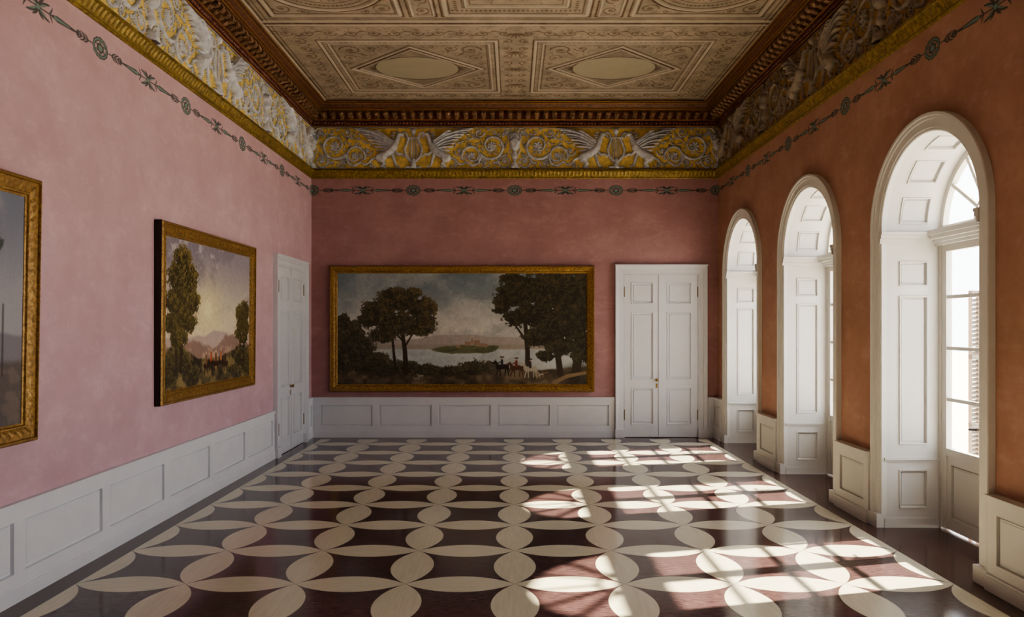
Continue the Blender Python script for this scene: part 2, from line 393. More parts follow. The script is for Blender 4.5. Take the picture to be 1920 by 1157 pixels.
ink=R.sample(np.abs(X-CX),Y); lgt=G.sample(np.abs(X-CX),Y); off=(Y<8.99)|(Y>13.69); ink[off]=0; lgt[off]=0
nz=fbm(Y.shape[0],Y.shape[1],30,40,5,4)[...,None]; nz2=fbm(Y.shape[0],Y.shape[1],110,150,9,2)[...,None]
basec=lin((186,173,154))*(.62+.65*nz)
ax_,ay_=np.abs(np.abs(X-CX)-mx),np.abs(Y-my)
lz=(ax_/.90+ay_/.81)<1
core=((ax_/.86+ay_/.77)<1)
inl=core&(((ax_/.66)**2+(ay_/.50)**2)<1)
rng_=core&(((ax_/.69)**2+(ay_/.53)**2)<1)&~inl
fr=(ax_<1.2)&(ay_<1.08)
basec=np.where(fr[...,None],basec*.9,basec)
basec=np.where(lz[...,None],basec*.78,basec)
ink=np.where(rng_,.8,ink)
basec=np.where(inl[...,None],lin((186,178,156))*(.92+.1*nz),basec)
ink=np.where(inl,0,ink); lgt=np.where(inl,0,lgt)
c=basec*(1-.74*ink[...,None]*(.75+.45*nz2)*np.array([.88,1,1.08]))
c=c*(1-.7*lgt[...,None])+lin((220,210,194))*.7*lgt[...,None]
Pz=ZC-.016*lgt
grid_obj('ceiling',np.stack([X,Y,Pz],-1),M_vc,col=np.clip(c,0.01,1),label='tan painted ceiling with lozenge coffers and arabesque stencilling',cat='ceiling',kind='structure',flip=True)
boxobj('ceiling_slab',XL-.25,XR+.66,YR-.25,YB+.25,ZC+.05,ZT+.05,M_stone,'plaster slab above the painted ceiling','ceiling')

# ============================================================ CORNICE, FRIEZE LEDGE
def ringsweep(m,prof):
    rows=[]
    for w,z in prof:
        rows.append([(XL+w,YR+w,z),(XL+w,YB-w,z),(XR-w,YB-w,z),(XR-w,YR+w,z)])
    m.lofts(rows,closed=True)
cor=empty('trim_1',(0,YB,5.83),'bronze gilt bracketed cornice running under the ceiling','cornice','structure')
m=MB(); ringsweep(m,[(0,5.815),(.03,5.815),(.035,5.835),(.015,5.85),(.015,5.915),(.05,5.925),(.058,5.94),(.05,5.955),(.05,6.065)])
m.obj('bed_moulding',M_beads,parent=cor,kind='structure')
m=MB(); ringsweep(m,[(.05,6.065),(.205,6.068),(.215,6.072),(.215,6.095),(.238,6.097),(.24,6.115),(.25,6.13),(.268,6.15),(.285,6.175),(.285,6.185),(.325,6.187),(.33,6.19),(.33,6.212),(.315,6.215),(.315,6.225),(.30,6.24)])
m.obj('crown_moulding',M_corn,parent=cor,kind='structure')
m=MB()
for w,z,r in ((.217,6.083,.007),(.286,6.180,.006),(.331,6.200,.007),(.240,6.106,.005),(.058,5.938,.006),(.036,5.826,.007)):
    ringsweep(m,[(w-.004,z-r),(w+.005,z-r*.6),(w+.007,z),(w+.005,z+r*.6),(w-.004,z+r)])
m.obj('gilt_fillet',M_fillet,parent=cor,kind='structure')
def along(fn,sp,yfrom=4.6):
    n=int((XR-XL-.1)/sp); o=(XR-XL-n*sp)/2
    for i in range(n+1): fn(mpB,XL+o+i*sp)
    y=YB-o-sp
    while y>yfrom: fn(mpL,y); fn(mpR,y); y-=sp
m=MB()
def modil(mp,u):
    a=.042
    pr=[(.05,5.962),(.075,5.955),(.10,5.965),(.115,5.99),(.15,6.0),(.18,5.992),(.20,6.005),(.205,6.03),(.19,6.05),(.19,6.067),(.05,6.067)]
    m.lofts([[mp(u+s,w,z) for w,z in pr] for s in (-a,a)],closed=True,caps=True)
    rows=[]
    for s in np.linspace(-1,1,5):
        rows.append([mp(u+s*a*.8,w,z-.022*(1-s*s)) for w,z in ((.06,5.96),(.10,5.968),(.125,5.985),(.17,5.985),(.205,6.0),(.22,6.035))])
    m.lofts(rows)
along(modil,.165)
m.obj('bracket_row',M_brk,parent=cor,kind='structure')
m=MB()
def bead(mp,u):
    b=len(m.v); n=6
    for t in (-.026,-.018,0,.018,.026):
        r=math.sqrt(max(.0,.030**2-t*t))
        m.v+=[mp(u+t,.03+r*math.cos(a)*.9,5.885+r*math.sin(a)) for a in [2*PI*k/n for k in range(n)]]
    for i in range(4):
        for k in range(n): m.f.append((b+i*n+k,b+i*n+(k+1)%n,b+(i+1)*n+(k+1)%n,b+(i+1)*n+k))
along(bead,.064)
m.obj('bead_row',M_beads,parent=cor,kind='structure',smooth=True)
led=empty('trim_2',(0,YB,4.83),'gilded leaf moulding ledge beneath the stucco frieze','moulding','structure')
m=MB(); ringsweep(m,[(0,4.845),(.015,4.85),(.025,4.865),(.018,4.88),(.03,4.895),(.045,4.93),(.07,4.965),(.075,4.97),(.085,4.975),(.085,5.0),(.075,5.01),(.055,5.015),(.03,5.035),(0,5.035)])
m.obj('moulding',M_goldL,parent=led,kind='structure')
m=MB()
def gleaf(mp,u):
    for s in (-1,1):
        m.lofts([[mp(u,.030,4.89),mp(u,.054,4.927),mp(u,.078,4.965)],[mp(u+s*.028,.026,4.89),mp(u+s*.03,.046,4.93),mp(u+s*.018,.072,4.967)]])
along(gleaf,.07)
m.obj('leaf_row',M_goldL,parent=led,kind='structure')

# ============================================================ RELIEF FRIEZE
F=Ras(0,1.9,0,.8,.003)
F.stroke([(.0,.12),(.06,.16),(.13,.24),(.16,.36),(.12,.48),(.09,.56),(.12,.66),(.18,.69),(.21,.64),(.18,.60)],.030,.016)
for x in (.0,.035,.07): F.stroke([(x,.2),(x,.58)],.010)
F.stroke([(0,.585),(.13,.585)],.018); F.stroke([(0,.03),(.12,.03)],.03); F.stroke([(0,.03),(0,.16)],.06,.04)
F.ell(0,.70,.05,.055); F.leaf((0,.62),1.1,.16,.02)
# griffin
F.stroke([(.62,.22),(.52,.27),(.42,.34),(.36,.41)],.078,.070)
F.stroke([(.36,.41),(.315,.50),(.29,.58),(.27,.63)],.056,.038)
F.ell(.25,.645,.052,.040); F.stroke([(.22,.645),(.175,.63),(.165,.60)],.020,.010)
F.stroke([(.28,.68),(.31,.73)],.017,.009)
for i in range(6): F.leaf((.325+.012*i,.66-.045*i),.5,.08,.014,curl=-.8,amp=.05)
F.stroke([(.36,.34),(.29,.27),(.22,.28),(.17,.24)],.034,.018); F.stroke([(.17,.24),(.13,.25)],.022,.01)
F.stroke([(.40,.30),(.36,.18),(.33,.07),(.27,.045)],.034,.018)
F.ell(.61,.21,.10,.09); F.stroke([(.60,.16),(.54,.10),(.60,.05),(.52,.035)],.042,.018)
F.stroke([(.68,.22),(.78,.18),(.84,.10),(.92,.08),(.98,.14)],.024,.015)
for k in range(9):
    q=k/8; ex,ez=1.10-.42*q,.755-.42*q+.05*math.sin(q*3)
    sx,sz=.38+.10*q,.50-.13*q
    F.stroke([(sx,sz),(sx+(ex-sx)*.35,sz+(ez-sz)*.62),(sx+(ex-sx)*.7,sz+(ez-sz)*.92),(ex,ez)],.024,.014,amp=(.060 if k%2 else .038))
for k in range(6): F.leaf((.39+.04*k,.50+.034*k),.9-.25*k*.3,.12,.020,curl=-.7,amp=.072)
# acanthus scrolls
F.scroll(1.10,.25,.175,PI*1.1,-1,1.3,.024,step=6,rich=True)
F.scroll(1.47,.43,.235,PI*1.2,1,1.4,.028,step=6,rich=True)
F.scroll(1.72,.14,.11,PI,1,1.3,.018,step=5)
F.scroll(1.24,.68,.08,0,-1,1.2,.016,step=5); F.scroll(1.34,.10,.075,0,-1,1.2,.015,step=5)
F.scroll(.86,.33,.085,PI,1,1.2,.016,step=5); F.scroll(.80,.07,.055,0,1,1.2,.013,step=5); F.scroll(1.76,.70,.065,0,1,1.2,.014,step=5)
F.stroke([(.98,.14),(1.1,.06),(1.22,.10),(1.27,.25)],.022,.024)
for p,a,l,cu in (((1.26,.30),-1.0,.18,-1.2),((1.64,.64),.4,.16,-1.2),((1.08,.56),.5,.17,-1.1),((1.62,.24),-.2,.15,1.3),((.92,.18),.5,.16,1.2),((1.5,.10),.2,.16,1.1)):
    F.acanthus(p,a,l,.032,cu,3)
for z0,z1,r0,r1 in ((.02,.06,.09,.07),(.06,.16,.03,.02),(.16,.22,.03,.06),(.22,.36,.06,.03),(.36,.42,.03,.08),(.42,.48,.085,.10),(.48,.60,.03,.03)):
    F.stroke([(1.9,z0),(1.9,z1)],r0,r1)
for k in range(6): F.leaf((1.9,.58),PI/2+k*.32,.17-.012*k,.020,curl=.25*k*.6)
F.stroke([(1.9,.44),(1.82,.50),(1.78,.58),(1.80,.66)],.020,.012)
F.stroke([(1.9,.2),(1.83,.28),(1.80,.36),(1.84,.4)],.016,.010)
rr=random.Random(5)
for _ in range(500):
    x,z=rr.uniform(.66,1.86),rr.uniform(.05,.74)
    if F.free(x,z,.042): F.leaf((x,z),rr.uniform(0,2*PI),rr.uniform(.08,.11),.016,curl=rr.choice((-2.2,2.2)))
F.stroke([(0,.770),(1.9,.770)],.010); F.stroke([(0,.012),(1.9,.012)],.010)
def frieze(name,mp,u0,u1,c0,per,label,gold_c,white_c,rimf=.30,stp=.0070):
    us=np.arange(u0,u1,stp); zs=np.linspace(0,.8,120)
    U,Z=np.meshgrid(us,zs); t=fold(U,c0,per)*(3.8/per); h=F.sample(t,Z)
    hn=np.clip(h/.012,0,1)
    P=np.stack(mp(U,.004+np.minimum(h,.075)*1.4,5.03+Z),-1)
    n=fbm(len(zs),len(us),14,max(8,int((u1-u0)*18)),3,3)
    g=lin(gold_c)*(.55+.75*n[...,None]); w=lin(white_c)*(.6+.65*n[...,None])*(.72+.28*np.clip(h/.04,0,1))[...,None]  # white painted darker where the relief lies low, as crevice shade
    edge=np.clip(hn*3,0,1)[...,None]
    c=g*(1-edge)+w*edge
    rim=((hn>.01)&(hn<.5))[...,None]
    c=np.where(rim,c*rimf,c)  # relief edges darkened in colour for crevice shade and grime
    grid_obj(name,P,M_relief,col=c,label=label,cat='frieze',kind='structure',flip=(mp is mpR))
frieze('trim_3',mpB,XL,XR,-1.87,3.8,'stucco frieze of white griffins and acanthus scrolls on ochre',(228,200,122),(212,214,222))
frieze('trim_4',mpL,4.6,YB,YB-.89,3.56,'stucco frieze of white griffins and scrolls on yellow, colours lightened for sunlight',(236,210,130),(228,230,240))  # left frieze: sunlight painted in by lighter gold and white
frieze('trim_5',mpR,4.6,YB,YB-.89,3.56,'stucco frieze of griffins and scrolls, gold and white darkened for shade',(168,134,82),(170,158,142))  # right frieze: shade painted in by darker, browner gold and white

# ============================================================ STENCILLED GARLAND
S=Ras(0,.95,-.13,.13,.003); kk=dict(prof='flat')
D=Ras(0,.95,-.13,.13,.003)
S.ring(0,0,.115,.078,.018,**kk); S.ell(0,0,.06,.045,amp=1,prof='flat'); D.ring(0,0,.115,.078,.007,**kk); D.ell(0,0,.035,.028,amp=1,prof='flat')
for k in range(12):
    a=k*PI/6; S.ell(.115*math.cos(a),.078*math.sin(a),.024,.022,amp=1,prof='flat')
    if k%2: S.ell(.08*math.cos(a),.055*math.sin(a),.02,.014,amp=1,prof='flat'); D.ell(.08*math.cos(a),.055*math.sin(a),.012,.010,amp=1,prof='flat')
S.stroke([(.15,0),(.95,0)],.006,**kk)
for x,l in ((.20,.09),(.25,.10),(.31,.08)):
    for sg in (-1,1): S.leaf((x,0),sg*.6,l,.010,curl=-sg*.5,**kk)
S.ell(.38,0,.028,.024,amp=1,prof='flat')
S.stroke([(.42,0),(.55,0),(.68,0)],.010,.026,**kk); S.stroke([(.68,0),(.76,0)],.026,.010,**kk)
D.stroke([(.5,0),(.72,0)],.005,.014,**kk)
for sg in (-1,1):
    S.leaf((.95,0),PI+sg*.6,.17,.018,curl=-sg*.5,**kk); S.leaf((.95,0),PI+sg*1.15,.11,.016,curl=-sg*.9,**kk); S.leaf((.80,0),PI+sg*.7,.08,.010,curl=sg*.6,**kk)
    D.leaf((.94,0),PI+sg*.6,.13,.008,curl=-sg*.5,**kk)
S.ell(.95,0,.035,.04,amp=1,prof='flat'); D.ell(.95,0,.02,.022,amp=1,prof='flat')
def garland(name,mp,u0,u1,c0,per,mat,label):
    us=np.arange(u0,u1,.006); zs=np.linspace(-.128,.128,44); U,Z=np.meshgrid(us,zs)
    t=fold(U,c0,per)*(1.9/per); a=S.sample(t,Z); d=D.sample(t,Z)
    P=np.stack(mp(U,.003+0*U,4.63+Z),-1); c=np.stack([a,d,0*a],-1)
    grid_obj(name,P,mat,col=c,label=label,cat='wall decoration',kind='structure',flip=(mp is mpR))
garland('trim_6',mpB,XL+.004,XR-.004,.03,1.9,M_pinkBg,'teal stencilled garland border of rosettes on shade-darkened pink plaster')
garland('trim_7',mpL,4.6,YB-.004,YB,1.78,M_pinkLg,'teal stencilled garland border of rosettes on pink plaster')
garland('trim_8',mpR,4.6,YB-.004,YB,1.78,M_pinkRg,'dark teal stencilled garland border on pink plaster warmed for bounced light')

# ============================================================ WAINSCOT
def wains(m,mp,u0,u1,panels,wf,plinth,cap):
    m.board(mp,u0,u1,.12,.70,0,wf,[(a,b,.22,.61) for a,b in panels])
    for (z0,z1,w) in ((0,.11,plinth),(.11,.13,plinth-.006),(.70,.715,wf+.008),(.715,.735,cap-.006),(.735,.755,cap)):
        m.box(u0,u1,0,w,z0,z1,mp=mp)
m=MB()
pl=[(11.57-1.2*k-1.07,11.57-1.2*k) for k in range(11)]
wains(m,mpL,YR,11.66,pl,.034,.044,.050)
wains(m,mpL,13.47,YB-.04,[(13.53,13.82)],.034,.044,.050)
m.obj('baseboard_left',M_white,label='white panelled wainscot below the pink wall',cat='wainscot',kind='structure')
m=MB()
pb=[(-3.60+1.105*k,-3.60+1.105*k+.97) for k in range(5)]
wains(m,mpB,XL,1.90,pb,.034,.046,.052)
wains(m,mpB,3.645,XR,[(3.69,3.78)],.034,.046,.052)
m.obj('baseboard_back',M_door,label='white panelled wainscot under the wide landscape painting',cat='wainscot',kind='structure')
m=MB()
segs=[]; ws=sorted(WY); e=.99
prev=YR
for cy in ws:
    segs.append((prev,cy-e)); prev=cy+e
segs.append((prev,YB-.045))
for a,b in segs:
    if b-a>.2: wains(m,mpR,a,b,[(a+.11,b-.11)],.075,.10,.105)
m.obj('baseboard_right',M_cream,label='cream panelled wainscot blocks between the arched windows',cat='wainscot',kind='structure')

# ============================================================ DOORS
def door(idx,mp,u0,u1,seam,label,loc):
    E=empty('door_%d'%idx,loc,label,'door','structure'); zt=3.05
    m=MB(); prof=[(0,0),(0,.03),(.012,.038),(.03,.035),(.034,.045),(.10,.045),(.104,.058),(.13,.062),(.135,.075),(.165,.08),(.17,.07),(.17,0)]
    rows=[]
    for o,w in prof: rows.append([mp(u0-o,w,0),mp(u0-o,w,zt+o),mp(u1+o,w,zt+o),mp(u1+o,w,0)])
    m.lofts(rows); m.box(u0-.175,u0+.0,0,.085,0,.16,mp=mp); m.box(u1-.0,u1+.175,0,.085,0,.16,mp=mp)
    m.box(u0-.18,u1+.18,0,.09,zt+.165,zt+.185,mp=mp)
    m.obj('door_casing',M_door,parent=E,kind='structure')
    for (a,b,side) in ((u0+.004,seam-.003,0),(seam+.003,u1-.004,1)):
        m=MB(); x0,x1=a+.126,b-.116
        m.board(mp,a,b,.01,zt-.004,0,.028,[(x0,x1,2.50,2.90),(x0,x1,1.08,2.35),(x0,x1,.24,.93)],prof=((0,0),(.003,.012),(.014,.010),(.018,-.025),(.04,-.025),(.055,-.008)))
        lf=m.obj('door_leaf',M_door,parent=E,kind='structure')
        hu=a if side==0 else b
        for hz in (.42,2.72):
            m=MB(); m.cyl(mp(hu,.034,hz-.09),mp(hu,.034,hz+.09),.010,8); m.cyl(mp(hu,.034,hz+.09),mp(hu,.034,hz+.11),.011,8,.004)
            m.obj('hinge',M_hinge,parent=lf,label='small tarnished brass barrel hinge')
    m=MB(); m.board(mp,seam-.028,seam+.022,.01,zt-.005,.02,.042,[]); m.obj('astragal',M_door,parent=E,kind='structure')
    ku=seam-.065
    m=MB(); m.lathe(mp(ku,.022,1.08),Vector(mp(ku,1,1.08))-Vector(mp(ku,0,1.08)),[(0,.026),(.008,.026),(.012,.012),(.035,.012),(.042,.026),(.058,.031),(.07,.024),(.075,.006)])
    m.obj('knob',M_brass,parent=E,label='round brass door knob',smooth=True)
    m=MB(); m.board(mp,ku-.016,ku+.016,.93,1.01,.022,.032,[]); m.board(mp,ku-.005,ku+.005,.95,.985,.032,.0335,[]); m.obj('keyhole_plate',M_brass,parent=E,label='small brass keyhole plate')
door(1,mpB,2.08,3.46,2.75,'white panelled double door with brass knob beside the wide painting',(2.77,YB,0))
door(2,mpL,11.85,13.28,12.55,'white panelled double door in the pink wall near the corner',(XL,12.56,0))

# ============================================================ WINDOWS
def build_window(cy):
    E=empty('window_1',(XR,cy,0),'tall arched french window in a deep white panelled reveal','window','structure')
    far=lambda u,w,z:(u,cy+RO-w,z); near=lambda u,w,z:(u,cy-RO+w,z)
    m=MB(); prof=[(-.006,-.03),(-.006,.022),(.004,.030),(.024,.028),(.028,.038),(.10,.038),(.104,.050),(.130,.052),(.135,.064),(.160,.064),(.165,.055),(.165,0)]
    rows=[]
    for o,w in prof:
        r=RO+o; row=[(XR-w,cy-r,0)]
        row+=[(XR-w,cy-r*math.cos(a),ZS+r*math.sin(a)) for a in np.linspace(0,PI,41)]
        row.append((XR-w,cy+r,0)); rows.append(row)
    m.lofts(rows)
    for s in (-1,1): m.box(XR-.075,XR,min(cy+s*(RO-.008),cy+s*(RO+.175)),max(cy+s*(RO-.008),cy+s*(RO+.175)),0,.14)
    m.obj('casing',M_cream,parent=E,kind='structure',smooth=False)
    m=MB(); XA=XR+.005; XB=XW+.06
    P=((0,0),(.003,.012),(.014,.010),(.017,-.026),(.032,-.026),(.036,-.016))
    pan=[(4.00,4.30,2.50,2.76),(4.00,4.30,.86,2.40),(4.00,4.30,.20,.60)]
    for mp in (far,near):
        m.board(mp,XA,XB,0,2.96,-.03,.0,pan,prof=P)
        for z0,z1,w in ((0,.10,.012),(.68,.70,.010),(.70,.725,.022),(2.94,2.96,.012),(2.96,2.99,.02),(2.99,3.03,.04),(3.03,3.06,.055)):
            m.box(XR-.045 if z0>2.9 else XA,XB,-.01,w,z0,z1,mp=mp)
    arc=lambda u,w,s:(u,cy+(RO-w)*math.cos(s/RO),ZS+(RO-w)*math.sin(s/RO))
    Lz=PI*RO; st=Lz/6
    m.board(arc,XA,XB,0,Lz,-.03,0,[(4.00,4.30,st*k+.075,st*(k+1)-.075) for k in range(6)],prof=P,zc=[Lz*i/48 for i in range(49)])
    m.obj('panelled_reveal',M_rev,parent=E,kind='structure')
    m=MB()
    for z0,z1,x in ((2.92,2.95,4.37),(2.95,2.98,4.34),(2.98,3.02,4.30),(3.02,3.06,4.27),(3.06,3.075,4.29)): m.box(x,XB+.0,cy-RO,cy+RO,z0,z1)
    m.obj('transom',M_cream,parent=E,kind='structure')
    m=MB(); x0,x1=4.42,4.48
    rows=[]
    for x,r in ((x0,RO),(x0,RO-.06),(x1,RO-.06),(x1,RO)):
        rows.append([(x,cy+r*math.cos(a),ZS+r*math.sin(a)) for a in np.linspace(0,PI,37)])
    m.lofts(rows); m.box(x0,x1,cy-RO,cy+RO,ZS,ZS+.05)
    rows=[]
    for x,r in ((x0,.24),(x0,.215),(x1,.215),(x1,.24),(x0,.24)):
        rows.append([(x,cy+r*math.cos(a),ZS+.03+r*math.sin(a)) for a in np.linspace(0,PI,21)])
    m.lofts(rows)
    for deg in (35,61,90,119,145):
        a=math.radians(deg); c,s=math.cos(a),math.sin(a); b=len(m.v); hw=.017
        q=[(.23,-hw),(.77,-hw),(.77,hw),(.23,hw)]
        for x in (x0+.005,x1-.005):
            m.v+=[(x,cy+l*c-t*s,ZS+.03+l*s*.98+t*c) for l,t in q]
        m.f+=[(b,b+1,b+2,b+3),(b+4,b+5,b+6,b+7),(b,b+1,b+5,b+4),(b+2,b+3,b+7,b+6),(b+1,b+2,b+6,b+5),(b,b+3,b+7,b+4)]
    m.obj('fanlight',M_sash,parent=E,kind='structure')
    m=MB(); rows=[[(4.45,cy+r*math.cos(a),ZS+.02+r*math.sin(a)) for a in np.linspace(0,PI,25)] for r in (.001,.77)]
    m.lofts(rows); m.obj('fanlight_glass',M_glass,parent=E,kind='structure')
    m=MB()
    for s in (-1,1): m.box(4.41,4.50,min(cy+s*RO,cy+s*(RO-.045)),max(cy+s*RO,cy+s*(RO-.045)),0,2.92)
    m.obj('door_frame',M_sash,parent=E,kind='structure')
    for s in (-1,1):
        m=MB(); a,b=(cy+.004,cy+RO-.045) if s>0 else (cy-RO+.045,cy-.004); st=.075
        m.box(x0,x1,a,a+st,.02,2.92); m.box(x0,x1,b-st,b,.02,2.92)
        m.box(x0,x1,a+st,b-st,2.85,2.92)
        for z in (2.385,1.862,1.34): m.box(x0+.008,x1-.008,a+st,b-st,z-.017,z+.017)
        m.box(x0,x1,a+st,b-st,.77,.84)
        pm=lambda u,w,z:(x0+.012-w,u,z)
        m.board(pm,a+st-.002,b-st+.002,.02,.77,-.035,.0,[(a+st+.06,b-st-.06,.14,.68)])
        cs=m.obj('casement',M_sash,parent=E,kind='structure')
        m=MB(); m.box(4.448,4.452,a+st,b-st,.84,2.85); m.obj('casement_glass',M_glass,parent=cs,kind='structure')
    m=MB(); hy=cy+.10
    m.cyl((4.415,hy,1.0),(4.415,hy,1.22),.014,10); m.cyl((4.42,hy,1.11),(4.36,hy,1.11),.009,8); m.cyl((4.36,hy,1.11),(4.355,hy+.10,1.10),.012,8)
    m.obj('handle',M_iron,parent=E,label='dark iron espagnolette handle')
    m=MB(); ys=cy+RO-.10; X0,X1=4.67,4.78
    for a,b in ((X0,X0+.014),(X1-.030,X1)): m.box(a,b,ys-.02,ys+.02,.05,2.45)
    for z in (.05,1.05,1.75,2.40): m.box(X0,X1,ys-.02,ys+.02,z,z+.05)
    z=.14
    while z<2.38:
        b=len(m.v)
        m.v+=[(x,ys+dy,z+dz) for x in (X0+.010,X1-.028) for dy,dz in ((-.02,-.014),(.02,.014),(.02,.024),(-.02,-.004))]
        m.f+=[(b,b+1,b+5,b+4),(b+1,b+2,b+6,b+5),(b+2,b+3,b+7,b+6),(b+3,b,b+4,b+7),(b,b+3,b+2,b+1),(b+4,b+5,b+6,b+7)]
        z+=.045
    m.obj('louvred_shutter',M_shut,parent=E,kind='structure',label='grey-brown louvred shutter folded outside')
    return E
W1=build_window(WY[0])
def desc(o):
    r=[]
    for c in o.children: r.append(c); r+=desc(c)
    return r
for i,cy in enumerate(WY[1:]):
    e2=W1.copy(); COL.objects.link(e2); e2.location=(XR,cy,0); e2.name='window_%d'%(i+2)
    mp_={W1:e2}
    for c in desc(W1):
        n=c.copy(); COL.objects.link(n); n.parent=mp_[c.parent]; mp_[c]=n
for i,cy in enumerate(WY):
    ld=bpy.data.lights.new('skylight_portal','AREA'); ld.shape='RECTANGLE'; ld.size=1.66; ld.size_y=3.95; ld.cycles.is_portal=True
    lo=bpy.data.objects.new('skylight_portal',ld); COL.objects.link(lo); lo.location=(4.56,cy,1.98)
    lo.rotation_euler=(math.radians(90),0,math.radians(90))
    lo["label"]='daylight entering through the arched window'; lo["category"]='light'

# ============================================================ OUTSIDE
boxobj('terrace',4.58,40,-30,60,-.5,-.05,M_stone,'pale sunlit stone terrace outside the windows','ground')

# ============================================================ PICTURES
def frame_mesh(m,mp,u0,u1,z0,z1,prof,step=.018):
    for side in range(4):
        rows=[]
        for (o,w,amp,per) in prof:
            c=[(u0+o,z0+o),(u1-o,z0+o),(u1-o,z1-o),(u0+o,z1-o)]
            a,b=c[side],c[(side+1)%4]; full=(u1-u0) if side%2==0 else (z1-z0); n=max(8,int(full/step))
            row=[]
            for i in range(n+1):
                q=i/n; s=q*full; f=amp*abs(math.sin(PI*s/per))
                row.append(mp(a[0]+(b[0]-a[0])*q,w+f,a[1]+(b[1]-a[1])*q))
            rows.append(row)
        m.lofts(rows)
def picture(label,mp,u0,u1,z0,z1,fw,fh,cv,loc,img,us,wcan):
    E=empty('painting',loc,label,'painting')
    m=MB(); s=fw
    prof=[(0,fh*.78,0,.1),(.03*s,fh*.84,0,.05),(.10*s,fh*.96,.03*fh,.05),(.18*s,fh*.98,0,.1),(.21*s,fh*.74,0,.1),(.34*s,fh*.70,.03*fh,.085),(.5*s,fh*.62,.09*fh,.085),(.66*s,fh*.55,.03*fh,.085),(.74*s,fh*.50,0,.1),(.78*s,fh*.6,.03*fh,.03),(.86*s,fh*.58,.03*fh,.03),(.9*s,fh*.42,0,.1),(s,fh*.36,0,.1),(s,wcan-.004,0,.1)]
    frame_mesh(m,mp,u0,u1,z0,z1,prof); m.obj('frame',M_frame,parent=E,label='ornate carved gilded frame',smooth=False)
    m=MB(); frame_mesh(m,mp,u0,u1,z0,z1,[(.02,0,0,.1),(0,0,0,.1),(0,fh*.78,0,.1)],.5); m.obj('frame_side',M_side,parent=E,label='dark wooden side of the frame')
    h,w,_=img.shape
    U,Z=np.meshgrid(np.linspace(u0+s*.95,u1-s*.95,w),np.linspace(z1-s*.95,z0+s*.95,h))
    X_,Y_,Z_=mp(U,wcan+0*U,Z)
    P=np.stack([X_+0*U,Y_+0*U,Z_+0*U],-1)
    grid_obj('canvas',P,M_oil,col=lin(np.clip(img,0,255)),parent=E,label='oil landscape on canvas',flip=True)
    return E
def mixc(img,mask,c):
    m=mask[...,None] if mask.ndim==2 else mask
    return img*(1-m)+np.asarray(c,float)*m
def sm(x,a,b):
    t=np.clip((x-a)/(b-a),0,1); return t*t*(3-2*t)
def foliage(img,X,Y,blobs,seed,dark,lite,sx=1,rough=.7,cell=10,lx=-.5):
    h,w=X.shape
    cell=int(cell*1.7); asp=max(1,int(cell*w/h)); n=fbm(h,w,cell,asp,seed,5); n2=fbm(h,w,cell*3,asp*3,seed+20,3)
    f=np.full(X.shape,-9.0); sh=np.zeros(X.shape); wsum=0
    for (cx,cy,rx,ry) in blobs:
        v=1-np.sqrt(((X-cx)/rx)**2+((Y-cy)/ry)**2); l=(-(Y-cy)/ry*.6+(X-cx)/rx*lx)
        wg=np.exp(5*np.clip(v,-1,1)); sh=sh+wg*np.clip(l,-1,1); wsum=wsum+wg; f=np.maximum(f,v)
    sh=sh/wsum
    mask=sm(f+(n-.5)*rough+(n2-.5)*.6,.0,.13)
    t=np.clip(.28+.30*sh+1.4*(n2-.5)+.8*(n-.5),0,1)[...,None]
    c=np.asarray(dark,float)*(1-t)+np.asarray(lite,float)*t
    return mixc(img,mask,c)
def line(img,X,Y,pts,r0,r1,c):
    n=len(pts)-1
    for i in range(n):
        (x1,y1),(x2,y2)=pts[i],pts[i+1]; dx,dy=x2-x1,y2-y1
        t=np.clip(((X-x1)*dx+(Y-y1)*dy)/(dx*dx+dy*dy+1e-9),0,1); d=np.hypot(X-x1-t*dx,Y-y1-t*dy)
        r=(r0+(r1-r0)*i/n)*(1-t)+(r0+(r1-r0)*(i+1)/n)*t
        img=mixc(img,np.clip((r-d)+.5,0,1),c)
    return img
